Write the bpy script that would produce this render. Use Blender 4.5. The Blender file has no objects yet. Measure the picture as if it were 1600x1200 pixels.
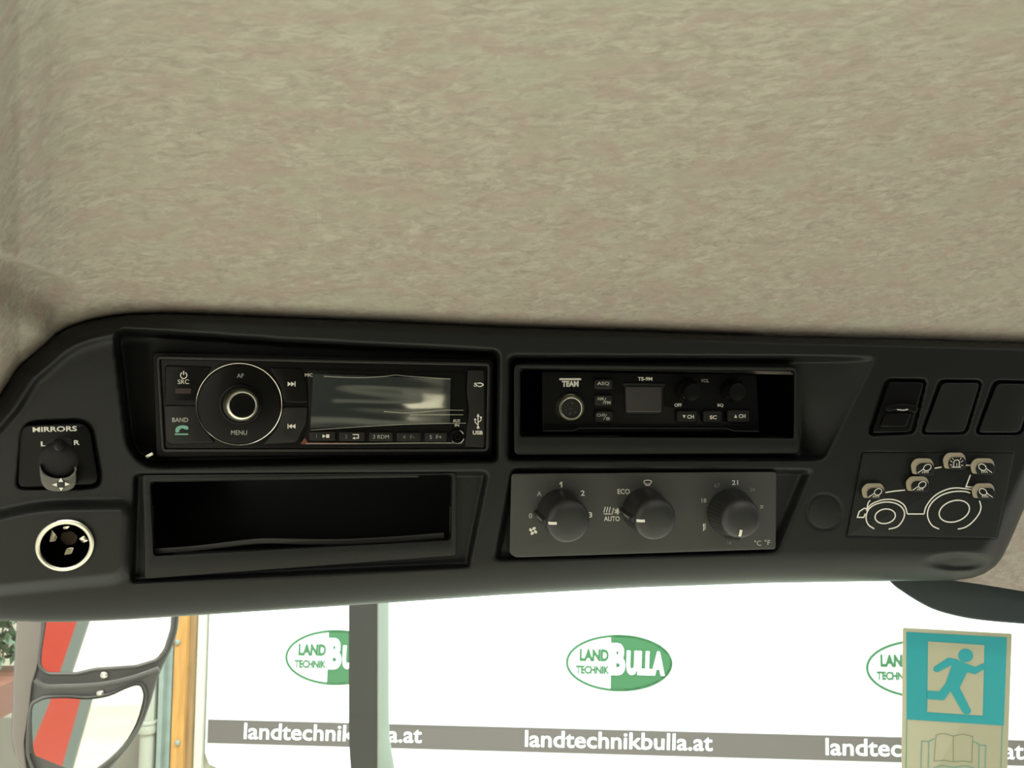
import bpy, bmesh, math, random
import numpy as np
from mathutils import Vector, Matrix, geometry
random.seed(7)
C = bpy.context.scene.collection
SC = bpy.context.scene
# ------------------------------------------------------------------ camera
F = 1200.0                                   # focal length in pixels of a 1600x1200 frame
PITCH = math.radians(5)
CAM = Vector((0, 0, 2.2))
cd = bpy.data.cameras.new('camera'); cam = bpy.data.objects.new('camera', cd); C.objects.link(cam)
cd.sensor_width = 36; cd.lens = F/1600*36; cd.clip_start = .01
cam.location = CAM; cam.rotation_euler = (math.pi/2+PITCH, 0, 0)
SC.camera = cam
cd.dof.use_dof = True; cd.dof.focus_distance = .43; cd.dof.aperture_fstop = 30
RX = Vector((1, 0, 0)); FW = Vector((0, math.cos(PITCH), math.sin(PITCH))); UP = Vector((0, -math.sin(PITCH), math.cos(PITCH)))
# ------------------------------------------------------------------ world, lamps, exposure
w = bpy.data.worlds.new('world'); SC.world = w; w.use_nodes = True
nt = w.node_tree; bg = nt.nodes['Background']
WORLD = 1.0
bg.inputs[0].default_value = (1.0, 1.0, .985, 1); bg.inputs[1].default_value = WORLD
SC.view_settings.view_transform = 'Standard'; SC.view_settings.look = 'None'
SC.view_settings.exposure = 0.0; SC.view_settings.gamma = 1; SC.view_settings.use_curve_mapping = False

def area(name, loc, target, size, sy, power, col=(1, 1, 1)):
    l = bpy.data.lights.new(name, 'AREA'); l.shape = 'RECTANGLE'; l.size = size; l.size_y = sy; l.energy = power; l.color = col
    o = bpy.data.objects.new(name, l); C.objects.link(o); o.location = loc
    o.rotation_euler = (Vector(target)-Vector(loc)).to_track_quat('-Z', 'Y').to_euler()
    return o
area('wall_fill_light', (0, 2.9, 4.6), (0, 5, 1.6), 7, .5, 950, (.78, 1, 1.05))  # added unseen lamp: brightens the banner wall and the console lip
area('floor_fill_left', (-3.3, .3, 4.6), (-2.6, .3, 0), 1.2, 5, 330, (1, .98, .92))  # added unseen lamp: brightens the floor so its bounce lifts the headliner
area('floor_fill_right', (3.3, .3, 4.6), (2.6, .3, 0), 1.2, 5, 70, (1, .96, .86))  # added unseen lamp: weaker floor brightening on the right
area('rear_wall_fill', (-.5, -4.4, 4.6), (-.5, -5.5, 1.5), 6, .6, 420, (1, .97, .9))  # added unseen lamp: brightens the rear wall for the side mirror

# ------------------------------------------------------------------ frames: a pixel of the photograph to a point on a plane
def ray(px, py): return FW + RX*((px-800)/F) - UP*((py-600)/F)
class Plane:
    """plane through point p with unit normal n (towards the viewer); pt(px, py, off) is the point off metres in front of it"""
    def __init__(s, p, n): s.n = Vector(n).normalized(); s.p = Vector(p)
    def pt(s, px, py, off=0.0):
        r = ray(px, py); return CAM + r*(((s.p + s.n*off - CAM).dot(s.n))/r.dot(s.n))
Z0 = .42
nc = Vector((.18, -.144, -1.012)).normalized()             # x right, y up, z forward in camera axes
NC = (RX*nc.x + UP*nc.y + FW*nc.z)
CON = Plane(CAM + ray(800, 700)*Z0, NC)
def mpp(px, py): return (CON.pt(px, py)-CAM).dot(FW)/F     # metres per pixel on the console
WALL = Plane((0, 5, 0), (-.072, -1, 0))
SCREEN = Plane(CAM + FW*.64, -FW + UP*.10)
Z = {}
# ------------------------------------------------------------------ materials
def mat(name, col, rough=.5, metal=0, spec=.5, var=None, bump=None, sc=None, ior=None, coat=0):
    m = bpy.data.materials.new(name); m.use_nodes = True
    n = m.node_tree.nodes; l = m.node_tree.links; b = n['Principled BSDF']
    b.inputs['Base Color'].default_value = (*col, 1); b.inputs['Roughness'].default_value = rough
    b.inputs['Metallic'].default_value = metal; b.inputs['Specular IOR Level'].default_value = spec
    if coat: b.inputs['Coat Weight'].default_value = coat; b.inputs['Coat Roughness'].default_value = .05
    if var or bump:
        tc = n.new('ShaderNodeTexCoord'); mp = n.new('ShaderNodeMapping'); l.new(tc.outputs['Object'], mp.inputs[0])
        if sc: mp.inputs['Scale'].default_value = sc
    if var:                                                # (scale, amount, detail)
        t = n.new('ShaderNodeTexNoise'); t.inputs['Scale'].default_value = var[0]; t.inputs['Detail'].default_value = var[2]
        l.new(mp.outputs[0], t.inputs[0]); r = n.new('ShaderNodeValToRGB'); l.new(t.outputs[0], r.inputs[0])
        a = var[1]; r.color_ramp.elements[0].position = .3; r.color_ramp.elements[1].position = .7
        r.color_ramp.elements[0].color = (*[c*(1-a) for c in col], 1); r.color_ramp.elements[1].color = (*[min(1, c*(1+a)) for c in col], 1)
        l.new(r.outputs[0], b.inputs['Base Color'])
    if bump:                                               # (scale, strength, distance)
        t = n.new('ShaderNodeTexNoise'); t.inputs['Scale'].default_value = bump[0]; t.inputs['Detail'].default_value = 3
        l.new(mp.outputs[0], t.inputs[0]); bp = n.new('ShaderNodeBump'); bp.inputs['Strength'].default_value = bump[1]; bp.inputs['Distance'].default_value = bump[2]
        l.new(t.outputs[0], bp.inputs['Height']); l.new(bp.outputs[0], b.inputs['Normal'])
    return m
M = {}
M['plastic'] = mat('black_grained_plastic', (.009, .0102, .0095), .42, spec=.28, bump=(1600, .25, .0003))
M['black'] = mat('black_satin_plastic', (.008, .008, .0075), .38)
M['deep'] = mat('black_matt_lining', (.004, .004, .004), .8)
M['case'] = mat('dark_radio_case', (.003, .003, .003), .5, spec=.2)
M['gloss'] = mat('black_gloss_plastic', (.006, .006, .006), .25, spec=.14)
M['panel'] = mat('charcoal_panel', (.048, .050, .046), .5, spec=.35, bump=(1500, .15, .0002))
M['knob'] = mat('charcoal_knob', (.022, .023, .022), .42)
M['key'] = mat('button_black', (.012, .012, .011), .4, spec=.25)
M['white'] = mat('white_print', (.78, .76, .68), .5)
M['grey'] = mat('grey_print', (.42, .41, .37), .5)
M['dim'] = mat('dim_print', (.16, .16, .15), .5)
M['green_print'] = mat('green_print', (.18, .42, .33), .5)
M['red_print'] = mat('dim_red_print', (.018, .006, .005), .5)
M['chrome'] = mat('chrome', (.80, .77, .68), .16, 1)
M['satin'] = mat('satin_silver', (.72, .70, .60), .3, 1)
M['contact'] = mat('brown_contact', (.12, .085, .06), .45, .3)
M['display'] = mat('mirror_display', (.38, .38, .345), .05, 1)
M['lcd'] = mat('smoked_display', (.040, .036, .036), .3)
M['tan'] = mat('beige_translucent_rubber', (.30, .26, .185), .5)
M['smoke'] = mat('grey_clear_plastic', (.085, .085, .07), .2)
M['banner'] = mat('white_banner', (.86, .87, .84), .6)
M['wall'] = mat('cream_wall', (.30, .27, .205), .8, var=(3, .05, 3))
M['wallw'] = mat('white_wall', (.8, .8, .76), .8)
M['bar'] = mat('banner_grey_ink', (.085, .068, .060), .6)
M['logo_green'] = mat('logo_green_ink', (.028, .105, .038), .6)
M['timber'] = mat('orange_timber', (.34, .16, .035), .6, var=(6, .2, 4), sc=(6, 6, .6))
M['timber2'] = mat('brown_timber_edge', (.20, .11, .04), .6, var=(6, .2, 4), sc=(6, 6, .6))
M['galv'] = mat('galvanised_steel', (.20, .23, .20), .45, .3, var=(9, .12, 3))
M['pipe'] = mat('grey_pipe', (.26, .245, .19), .5)
M['cream'] = mat('cream_paint', (.42, .39, .31), .5)
M['housing'] = mat('mirror_housing', (.07, .068, .062), .5)
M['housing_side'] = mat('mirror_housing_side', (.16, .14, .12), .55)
M['mirror'] = mat('mirror_silver', (.92, .93, .90), .02, 1)
M['stack'] = mat('dark_grey_steel', (.026, .027, .025), .5)
M['stack_lit'] = mat('lit_side_steel', (.22, .25, .20), .5)  # lighter stack steel: light falling on this side is put into its colour
M['trim'] = mat('slate_trim', (.020, .031, .034), .45)
M['sign'] = mat('photoluminescent_sign', (.44, .44, .30), .6)
M['teal'] = mat('teal_print', (.025, .34, .37), .6)
M['teal_line'] = mat('thin_teal_print', (.16, .36, .30), .6)
M['olive'] = mat('olive_print', (.22, .28, .18), .6)
M['red'] = mat('red_paint', (.40, .030, .014), .25, coat=.5)
M['rail'] = mat('grey_rail', (.13, .15, .14), .5)
M['floor'] = mat('concrete_floor', (.52, .50, .40), .7, var=(1.5, .15, 4))
M['leaf'] = mat('leaf_green', (.035, .06, .018), .6)
M['brick'] = mat('brown_red_crate', (.13, .045, .025), .6)
M['barrier_white'] = mat('barrier_white', (.40, .38, .31), .5)
M['barrier_red'] = mat('barrier_red', (.34, .07, .03), .5)
M['blocker'] = mat('dark_blocker_matt', (.012, .0135, .013), .7)  # for the added dark sheets that block light and reflections
# headliner felt: several noise layers, brown-grey
def felt():
    m = bpy.data.materials.new('headliner_felt'); m.use_nodes = True
    n = m.node_tree.nodes; l = m.node_tree.links; b = n['Principled BSDF']
    b.inputs['Roughness'].default_value = 1; b.inputs['Specular IOR Level'].default_value = .1
    tc = n.new('ShaderNodeTexCoord'); mp = n.new('ShaderNodeMapping'); mp.inputs['Scale'].default_value = (.62, 1, 1.2)
    l.new(tc.outputs['Object'], mp.inputs[0])
    def noise(s, d, r=.6):
        t = n.new('ShaderNodeTexNoise'); t.inputs['Scale'].default_value = s; t.inputs['Detail'].default_value = d; t.inputs['Roughness'].default_value = r
        t.inputs['Distortion'].default_value = .6
        l.new(mp.outputs[0], t.inputs[0]); return t
    t1 = noise(240, 6, .70); t2 = noise(700, 3); t3 = noise(75, 3, .5); t4 = noise(48, 2, .5)
    def ramp(t, p0, c0, p1, c1):
        r_ = n.new('ShaderNodeValToRGB'); l.new(t.outputs[0], r_.inputs[0]); e = r_.color_ramp.elements
        e[0].position = p0; e[0].color = (*c0, 1); e[1].position = p1; e[1].color = (*c1, 1); return r_
    def mixin(a, fac, k, b_):
        mf = n.new('ShaderNodeMath'); mf.operation = 'MULTIPLY'; mf.inputs[1].default_value = k; l.new(fac.outputs[0], mf.inputs[0])
        x_ = n.new('ShaderNodeMix'); x_.data_type = 'RGBA'; l.new(mf.outputs[0], x_.inputs['Factor']); l.new(a, x_.inputs['A']); x_.inputs['B'].default_value = (*b_, 1); return x_.outputs['Result']
    r1 = ramp(t1, .30, (.295, .258, .22), .70, (.47, .432, .375))
    a_ = mixin(r1.outputs[0], ramp(t3, .46, (0, 0, 0), .62, (1, 1, 1)), .55, (.375, .288, .258))
    a_ = mixin(a_, ramp(t4, .50, (0, 0, 0), .66, (1, 1, 1)), .45, (.375, .365, .30))
    a_ = mixin(a_, ramp(t2, .66, (0, 0, 0), .78, (1, 1, 1)), .45, (.62, .58, .50))
    l.new(a_, b.inputs['Base Color'])
    bp = n.new('ShaderNodeBump'); bp.inputs['Strength'].default_value = .55; bp.inputs['Distance'].default_value = .0010
    l.new(t1.outputs[0], bp.inputs['Height']); l.new(bp.outputs[0], b.inputs['Normal'])
    return m
M['felt'] = felt()
def glassmat():
    m = bpy.data.materials.new('windscreen_glass'); m.use_nodes = True
    n = m.node_tree.nodes; l = m.node_tree.links; n.clear()
    o = n.new('ShaderNodeOutputMaterial'); mx = n.new('ShaderNodeMixShader'); t = n.new('ShaderNodeBsdfTransparent'); g = n.new('ShaderNodeBsdfGlossy')
    t.inputs[0].default_value = (.95, .97, .95, 1); g.inputs['Roughness'].default_value = .02
    fr = n.new('ShaderNodeFresnel'); fr.inputs[0].default_value = 1.3
    l.new(fr.outputs[0], mx.inputs[0]); l.new(t.outputs[0], mx.inputs[1]); l.new(g.outputs[0], mx.inputs[2]); l.new(mx.outputs[0], o.inputs[0])
    return m
M['glass'] = glassmat()

# ------------------------------------------------------------------ mesh helpers
ORG = {}
def tag(o, label=None, cat=None, group=None, kind=None):
    if label: o['label'] = label
    if cat: o['category'] = cat
    if group: o['group'] = group
    if kind: o['kind'] = kind
    return o
def thing(name, loc, label, cat, group=None):
    o = bpy.data.objects.new(name, None); o.empty_display_size = .01; C.objects.link(o); o.location = loc; ORG[o] = Vector(loc)
    return tag(o, label, cat, group)
class MB:
    def __init__(s): s.v = []; s.f = []
    def add(s, vs, fs):
        k = len(s.v); s.v += [Vector(v) for v in vs]; s.f += [[i+k for i in f] for f in fs]
    def build(s, name, m, parent=None, sharp=35, origin=None):
        if parent is not None: org = ORG[parent]
        elif origin is not None: org = Vector(origin)
        else:
            org = sum(s.v, Vector())/len(s.v)
        me = bpy.data.meshes.new(name); me.from_pydata([tuple(v-org) for v in s.v], [], s.f)
        bm = bmesh.new(); bm.from_mesh(me); bmesh.ops.remove_doubles(bm, verts=bm.verts, dist=1e-7)
        if sharp < 179: bmesh.ops.recalc_face_normals(bm, faces=bm.faces)
        bm.to_mesh(me); bm.free()
        for p in me.polygons: p.use_smooth = True
        me.set_sharp_from_angle(angle=math.radians(sharp))
        me.materials.append(m)
        o = bpy.data.objects.new(name, me); C.objects.link(o)
        if parent is not None: o.parent = parent
        else: o.location = org
        ORG[o] = org
        return o
    # solids ------------------------------------------------------
    def loops(s, L, cap0=False, cap1=True, closed=True):
        n = len(L[0]); vs = [p for l in L for p in l]; fs = []
        for a in range(len(L)-1):
            for i in range(n if closed else n-1):
                j = (i+1) % n; fs.append([a*n+i, a*n+j, (a+1)*n+j, (a+1)*n+i])
        k = len(s.v); s.add(vs, fs)
        for flag, a in ((cap0, 0), (cap1, len(L)-1)):
            if flag: s.cap(L[a])
    def cap(s, pts):
        tris = geometry.tessellate_polygon([[Vector(p) for p in pts]])
        s.add(pts, [list(t) for t in tris])
    def prism(s, pts, n0, n1, bev=0, pl=None, dome=0):
        pl = pl or CON
        L = [[pl.pt(x, y, n0) for x, y in pts]]
        if bev:
            k = mpp(*pts[0]) if pl is CON else (pl.pt(*pts[0])-CAM).length/F
            for a in (0, 30, 60, 90):
                a = math.radians(a)
                q = inset(pts, bev*(1-math.cos(a)))
                L.append([pl.pt(x, y, n1 - bev*k*(1-math.sin(a))) for x, y in q])
        else: L.append([pl.pt(x, y, n1) for x, y in pts])
        s.loops(L, cap0=True)
    def ring(s, outer, inner, n0, n1, bev=1.5, pl=None, inner_n=None):
        pl = pl or CON; k = mpp(*outer[0]) if pl is CON else (pl.pt(*outer[0])-CAM).length/F
        i0 = n0 if inner_n is None else inner_n
        L = [[pl.pt(x, y, n0) for x, y in outer], [pl.pt(x, y, n1-bev*k) for x, y in outer],
             [pl.pt(x, y, n1-bev*k*.3) for x, y in inset(outer, bev*.3)], [pl.pt(x, y, n1) for x, y in inset(outer, bev)],
             [pl.pt(x, y, n1) for x, y in inset(inner, -bev)], [pl.pt(x, y, n1-bev*k*.3) for x, y in inset(inner, -bev*.3)],
             [pl.pt(x, y, n1-bev*k) for x, y in inner], [pl.pt(x, y, i0) for x, y in inner]]
        s.loops(L, cap1=False)
    def fill(s, pts, n, pl=None):
        pl = pl or CON; s.cap([pl.pt(x, y, n) for x, y in pts])
    def line(s, pts, wd, n, closed=False, pl=None):
        pl = pl or CON; m = len(pts); A = []; B = []
        for i in range(m):
            p = Vector(pts[i]); a = Vector(pts[i-1]) if (i or closed) else p; b = Vector(pts[(i+1) % m]) if (i < m-1 or closed) else p
            d1 = (p-a).normalized() if (p-a).length else (b-p).normalized(); d2 = (b-p).normalized() if (b-p).length else d1
            t = (d1+d2); t = t.normalized() if t.length > 1e-6 else d1
            nr = Vector((-t.y, t.x)); c = max(.4, nr.dot(Vector((-d1.y, d1.x))))
            A.append(p+nr*wd/2/c); B.append(p-nr*wd/2/c)
        L = [[pl.pt(q.x, q.y, n) for q in A], [pl.pt(q.x, q.y, n) for q in B]]
        s.loops(L, cap1=False, closed=closed)
    def tube(s, pts, r, seg=8, closed=False):
        pts = [Vector(p) for p in pts]; L = []; m = len(pts)
        for i, p in enumerate(pts):
            t = (pts[(i+1) % m if closed else min(i+1, m-1)]-pts[i-1 if (i or closed) else 0]).normalized()
            u = t.orthogonal().normalized() if i == 0 else (u - t*u.dot(t)).normalized()
            v = t.cross(u); L.append([p+u*r*math.cos(2*math.pi*k/seg)+v*r*math.sin(2*math.pi*k/seg) for k in range(seg)])
        if closed: L.append(L[0])
        s.loops(L, cap0=not closed, cap1=not closed)
    def lathe(s, c, axis, prof, seg=40, cap0=False, cap1=True, flute=None):
        a = Vector(axis).normalized(); u = (RX - a*RX.dot(a)).normalized(); v = a.cross(u); L = []
        for r, h in prof:
            L.append([c+a*h+(u*math.cos(2*math.pi*k/seg)+v*math.sin(2*math.pi*k/seg))*(r*(1-(flute if flute and k % 2 else 0))) for k in range(seg)])
        s.loops(L, cap0=cap0, cap1=cap1)
    def box(s, a, b):
        a = Vector(a); b = Vector(b)
        vs = [(x, y, z) for x in (a.x, b.x) for y in (a.y, b.y) for z in (a.z, b.z)]
        s.add(vs, [[0, 1, 3, 2], [4, 6, 7, 5], [0, 4, 5, 1], [2, 3, 7, 6], [0, 2, 6, 4], [1, 5, 7, 3]])
    def text(s, body, cx, cy, h, wd=None, n=0, ang=0, bold=0, pl=None, shear=0):
        pl = pl or CON; vs, fs = glyphs(body, bold)
        x0 = min(v[0] for v in vs); x1 = max(v[0] for v in vs); y0 = min(v[1] for v in vs); y1 = max(v[1] for v in vs)
        ky = h/(y1-y0); kx = (wd/(x1-x0)) if wd else ky; ca, sa = math.cos(math.radians(ang)), math.sin(math.radians(ang)); out = []
        for x, y in vs:
            X = (x-(x0+x1)/2)*kx; Y = (y-(y0+y1)/2)*ky; X += shear*Y; Y = -Y
            out.append(pl.pt(cx+X*ca-Y*sa, cy+X*sa+Y*ca, n))
        s.add(out, fs)
TXT = {}
def glyphs(body, bold=0):
    if (body, bold) not in TXT:
        cu = bpy.data.curves.new('glyphs', 'FONT'); cu.body = body; cu.offset = bold; cu.resolution_u = 3
        ob = bpy.data.objects.new('glyphs', cu); C.objects.link(ob); bpy.context.view_layer.update()
        me = ob.to_mesh(); TXT[(body, bold)] = ([(v.co.x, v.co.y) for v in me.vertices], [list(p.vertices) for p in me.polygons])
        ob.to_mesh_clear(); bpy.data.objects.remove(ob); bpy.data.curves.remove(cu)
    return TXT[(body, bold)]
def inset(pts, d):
    P = [Vector(p) for p in pts]; n = len(P)
    A = sum(P[i].x*P[(i+1) % n].y - P[(i+1) % n].x*P[i].y for i in range(n)); sg = 1 if A > 0 else -1; out = []
    for i in range(n):
        e1 = (P[i]-P[i-1]); e2 = (P[(i+1) % n]-P[i])
        e1 = e1.normalized() if e1.length > 1e-9 else e2.normalized(); e2 = e2.normalized() if e2.length > 1e-9 else e1
        n1 = Vector((-e1.y, e1.x)); n2 = Vector((-e2.y, e2.x)); m = n1+n2
        m = m.normalized() if m.length > 1e-6 else n1
        out.append(P[i] + m*(sg*d/max(.5, m.dot(n1))))
    return [(p.x, p.y) for p in out]
def rp(pts, r, seg=5):
    P = [Vector(p) for p in pts]; n = len(P); out = []
    R = r if isinstance(r, (list, tuple)) else [r]*n
    for i in range(n):
        a, p, b = P[i-1], P[i], P[(i+1) % n]; da, db = a-p, b-p
        q = min(R[i], da.length*.49, db.length*.49)
        if q <= 0: out.append((p.x, p.y)); continue
        s0 = p+da.normalized()*q; s1 = p+db.normalized()*q
        for k in range(seg+1):
            t = k/seg; v = s0*(1-t)**2 + p*2*t*(1-t) + s1*t*t; out.append((v.x, v.y))
    return out
def rect(x0, y0, x1, y1, r=2, seg=4): return rp([(x0, y0), (x1, y0), (x1, y1), (x0, y1)], r, seg)
def ell(cx, cy, rx, ry, ang=0, seg=36, a0=0, a1=360):
    c, s = math.cos(math.radians(ang)), math.sin(math.radians(ang)); full = a1-a0 >= 360; out = []
    for k in range(seg if full else seg+1):
        t = math.radians(a0+(a1-a0)*k/seg); x, y = rx*math.cos(t), ry*math.sin(t); out.append((cx+x*c-y*s, cy+x*s+y*c))
    return out
def smooth_pts(pts, k=6, closed=False):                    # Catmull-Rom through pts
    P = [Vector(p) for p in pts]; n = len(P); out = []
    for i in range(n if closed else n-1):
        a = P[i-1] if (i or closed) else P[0]; b = P[i]; c = P[(i+1) % n]; d = P[(i+2) % n] if (closed or i+2 < n) else c
        for j in range(k):
            t = j/k; v = .5*((2*b)+(c-a)*t+(2*a-5*b+4*c-d)*t*t+(3*b-a-3*c+d)*t**3); out.append((v.x, v.y))
    if not closed: out.append(tuple(P[-1]))
    return out
def tri(cx, cy, w_, h_, d='r'):
    if d == 'r': return [(cx-w_/2, cy-h_/2), (cx+w_/2, cy), (cx-w_/2, cy+h_/2)]
    if d == 'l': return [(cx+w_/2, cy-h_/2), (cx+w_/2, cy+h_/2), (cx-w_/2, cy)]
    if d == 'u': return [(cx, cy-h_/2), (cx+w_/2, cy+h_/2), (cx-w_/2, cy+h_/2)]
    return [(cx-w_/2, cy-h_/2), (cx+w_/2, cy-h_/2), (cx, cy+h_/2)]
def bar4(x0, y0, x1, y1): return [(x0, y0), (x1, y0), (x1, y1), (x0, y1)]
def sd_poly(X, Y, pts):                                    # signed distance, negative inside
    d = np.full(X.shape, 1e9); ins = np.zeros(X.shape, bool); n = len(pts)
    for i in range(n):
        ax, ay = pts[i-1]; bx, by = pts[i]; ex, ey = bx-ax, by-ay; L = ex*ex+ey*ey+1e-12
        t = np.clip(((X-ax)*ex+(Y-ay)*ey)/L, 0, 1); d = np.minimum(d, np.hypot(X-ax-t*ex, Y-ay-t*ey))
        c = ((ay > Y) != (by > Y)); ins ^= c & (X < ax+(Y-ay)*ex/(ey if abs(ey) > 1e-9 else 1e-9))
    return np.where(ins, -d, d)
def sstep(a, b, x): t = np.clip((x-a)/(b-a), 0, 1); return t*t*(3-2*t)

# ------------------------------------------------------------------ the cab: headliner and console shell
TX = np.array([-90, -60, 0, 30, 60, 82, 107, 135, 162, 200, 260, 400, 600, 700, 800, 1000, 1200, 1400, 1600, 1720])
TY = np.array([735, 690, 620, 572, 547, 527, 512, 502, 496, 491, 490, 495, 503, 508, 512, 518, 525, 530, 536, 541])
BX = np.array([-90, -60, 0, 60, 110, 200, 330, 545, 607, 780, 1000, 1200, 1390, 1490, 1520, 1539, 1555, 1566, 1575, 1584, 1592, 1600, 1640, 1690, 1720])
BY = np.array([955, 965, 970, 972, 972, 968, 960, 946, 942, 930, 918, 911, 908, 907, 903, 896, 885, 871, 853, 833, 814, 795, 690, 600, 556])
def ytop(x): return np.interp(x, TX, TY)
def ybot(x): return np.interp(x, BX, BY)
def con_np(X, Y, n):                                       # vectorised CON.pt
    rx = (X-800)/F; ry = -(Y-600)/F
    r = np.array(FW)[None, None]+rx[..., None]*np.array(RX)+ry[..., None]*np.array(UP)
    d = (CON.p-CAM).dot(CON.n)+n; t = d/(r@np.array(CON.n)); return np.array(CAM)+r*t[..., None]
def grid_mesh(name, Pts, keep, m, org):
    R, K = Pts.shape[:2]; idx = np.arange(R*K).reshape(R, K)
    q = np.stack([idx[:-1, :-1], idx[1:, :-1], idx[1:, 1:], idx[:-1, 1:]], -1)[keep]
    me = bpy.data.meshes.new(name); me.from_pydata((Pts.reshape(-1, 3)-np.array(org)).tolist(), [], q.reshape(-1, 4).tolist())
    bm = bmesh.new(); bm.from_mesh(me); bmesh.ops.delete(bm, geom=[v for v in bm.verts if not v.link_faces], context='VERTS'); bm.to_mesh(me); bm.free()
    me.materials.append(m)
    for p in me.polygons: p.use_smooth = True
    o = bpy.data.objects.new(name, me); C.objects.link(o); ORG[o] = Vector(org); return o

# headliner
xs = np.concatenate([np.arange(-420, 0, 14), np.arange(0, 160, 3.5), np.arange(160, 1400, 14), np.arange(1400, 1560, 6), np.arange(1560, 2060, 14)])
T = np.concatenate([np.linspace(-.45, 0, 14)[:-1], np.linspace(0, 1, 150)])
X = np.repeat(xs[None], len(T)+50, 0)
hb = np.interp(xs, [-420, 60, 160, 1430, 1478, 1490, 1533, 1600, 1760, 2060], [800, 720, 560, 590, 905, 907, 913, 924, 952, 1000])
ym = ytop(xs)+22; Y = np.concatenate([ym[None]*T[:, None], ym[None]+(np.maximum(hb, ym+30)-ym)[None]*np.linspace(0, 1, 51)[1:, None]], 0)
yt = ytop(X); tt = (yt-Y)/500
rx = (X-800)/F; ry = -(Y-600)/F
r = np.array(FW)+rx[..., None]*np.array(RX)+ry[..., None]*np.array(UP)
zc = ((CON.p-CAM).dot(CON.n))/(r@np.array(CON.n))
zt = ((CON.p-CAM).dot(CON.n))/((np.array(FW)+rx[..., None]*np.array(RX)-((yt-600)/F)[..., None]*np.array(UP))@np.array(CON.n))
edge = zt*1.032
g = np.where(tt > 0, edge*(1-.64*np.clip(tt, 0, 2)**1.05+.11*np.clip(tt, 0, 2)**2)-.005*(1-np.exp(-np.clip(tt, 0, 2)/.05)), np.maximum(zc*1.075, edge))
dl = Y-(398+X*.36); fade = 1-sstep(62, 135, X)
g += (.022*sstep(-2, 4, dl)*(1-sstep(30, 105, dl)))*fade
rng = np.random.default_rng(3)
P3 = np.array(CAM)+r*g[..., None]
# carry the roof on over and behind the viewer
rows = []
last = P3[0]
for k, dy in enumerate((.12, .3, .6, 1.0)):
    p = last.copy(); p[:, 1] = last[:, 1]-dy; p[:, 2] = last[:, 2]+.03*(1-math.exp(-dy*4)); rows.insert(0, p)
P3 = np.concatenate([np.array(rows), P3], 0)
hl = grid_mesh('ceiling', P3, np.ones((P3.shape[0]-1, P3.shape[1]-1), bool), M['felt'], (0, .3, 2.3)); hl.location = (0, .3, 2.3)
tag(hl, 'brown-grey felt headliner over the cab', 'ceiling', kind='structure')

# console shell
CONL = CON.pt(800, 940, -.02)
console = thing('overhead_console', CONL, 'wide black moulded overhead console under the felt headliner', 'console')
UL = rp([(178, 514), (455, 533), (778, 549), (776, 719), (228, 729), (200, 700)], [22, 5, 10, 8, 30, 40])
UR = rp([(796, 557), (1372, 559), (1292, 718), (794, 718)], [10, 14, 14, 8])
LL = rp([(210, 741), (762, 738), (734, 878), (733, 885), (205, 910)], [8, 10, 8, 8, 8])
LR = rp([(802, 734), (1274, 736), (1228, 848), (1216, 862), (774, 874)], [8, 8, 20, 8, 10])
TRAY = rp([(234, 752), (707, 741), (705, 844), (240, 869)], 7)
CBO = rp([(812, 575), (1241, 579), (1240, 685), (812, 683)], 5)
SWR = [rp([(1384, 592), (1448, 592), (1428, 678), (1355, 681)], 10), rp([(1468, 593), (1535, 594), (1510, 678), (1438, 679)], 10), rp([(1553, 594), (1622, 596), (1597, 679), (1523, 679)], 10)]
KPD = rp([(1347, 706), (1586, 707), (1558, 842), (1322, 838)], 4)
MSW = rp([(36, 660), (140, 655), (160, 762), (26, 764)], [22, 26, 20, 14])
SOCK = (101, 852)
xs = np.concatenate([np.arange(-90, 1536, 3.0), np.arange(1536, 1604, 1.6), np.arange(1604, 1722, 4)])
T = np.linspace(0, 1, 176)
X = np.repeat(xs[None], len(T), 0); Y = ytop(xs)[None]*(1-T[:, None])+ybot(xs)[None]*T[:, None]
outline = list(zip(TX.tolist(), TY.tolist()))+list(zip(BX.tolist(), BY.tolist()))[::-1]
D = np.clip(-sd_poly(X, Y, outline), 0, None)
topw = sstep(0.62, .3, T)[:, None]*np.ones_like(X)
def rnd(d, R, h): t = np.clip(1-d/R, 0, 1); return -h*(1-np.sqrt(np.clip(1-t*t, 0, 1)))
lw = 1-sstep(120, 330, X)                                   # left shoulder has a wider roll
N = np.where(topw > .5, 0, 0)*1.0
N += topw*(rnd(D, 14+14*lw, .008+.006*lw))
N += topw*lw*.0042*np.exp(-((D-28)/9.)**2)
Rb = np.interp(X, [0, 300, 1200, 1500, 1600], [58, 56, 50, 46, 26])
N += (1-topw)*rnd(D, Rb, 1.0)*np.interp(X, [0, 400, 1000], [.008, .012, .023])
def recess(poly, depth, w_): return -depth*sstep(w_*.35, -w_*.65, sd_poly(X, Y, poly))
a = recess(UL, .026, 12)
N += a
# right-hand recess: its right wall is a long slope
ins = sd_poly(X, Y, UR); xe = 1372-(Y-559)*.503; slope = np.clip((xe-X)/np.clip(xe-1250, 20, 200), 0, 1)
N += -.017*sstep(4, -8, ins)*np.minimum(1, slope*1.0)
N += recess(LL, .0075, 9)
ins = sd_poly(X, Y, LR); N += -.007*sstep(4, -6, ins)*sstep(0, 1, np.clip((1274-(Y-736)*.42-X)/26, 0, 1))
for s_ in SWR: N += recess(s_, .006, 4)
N += recess(KPD, .0007, 3)
N += recess(MSW, .006, 8)
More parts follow.
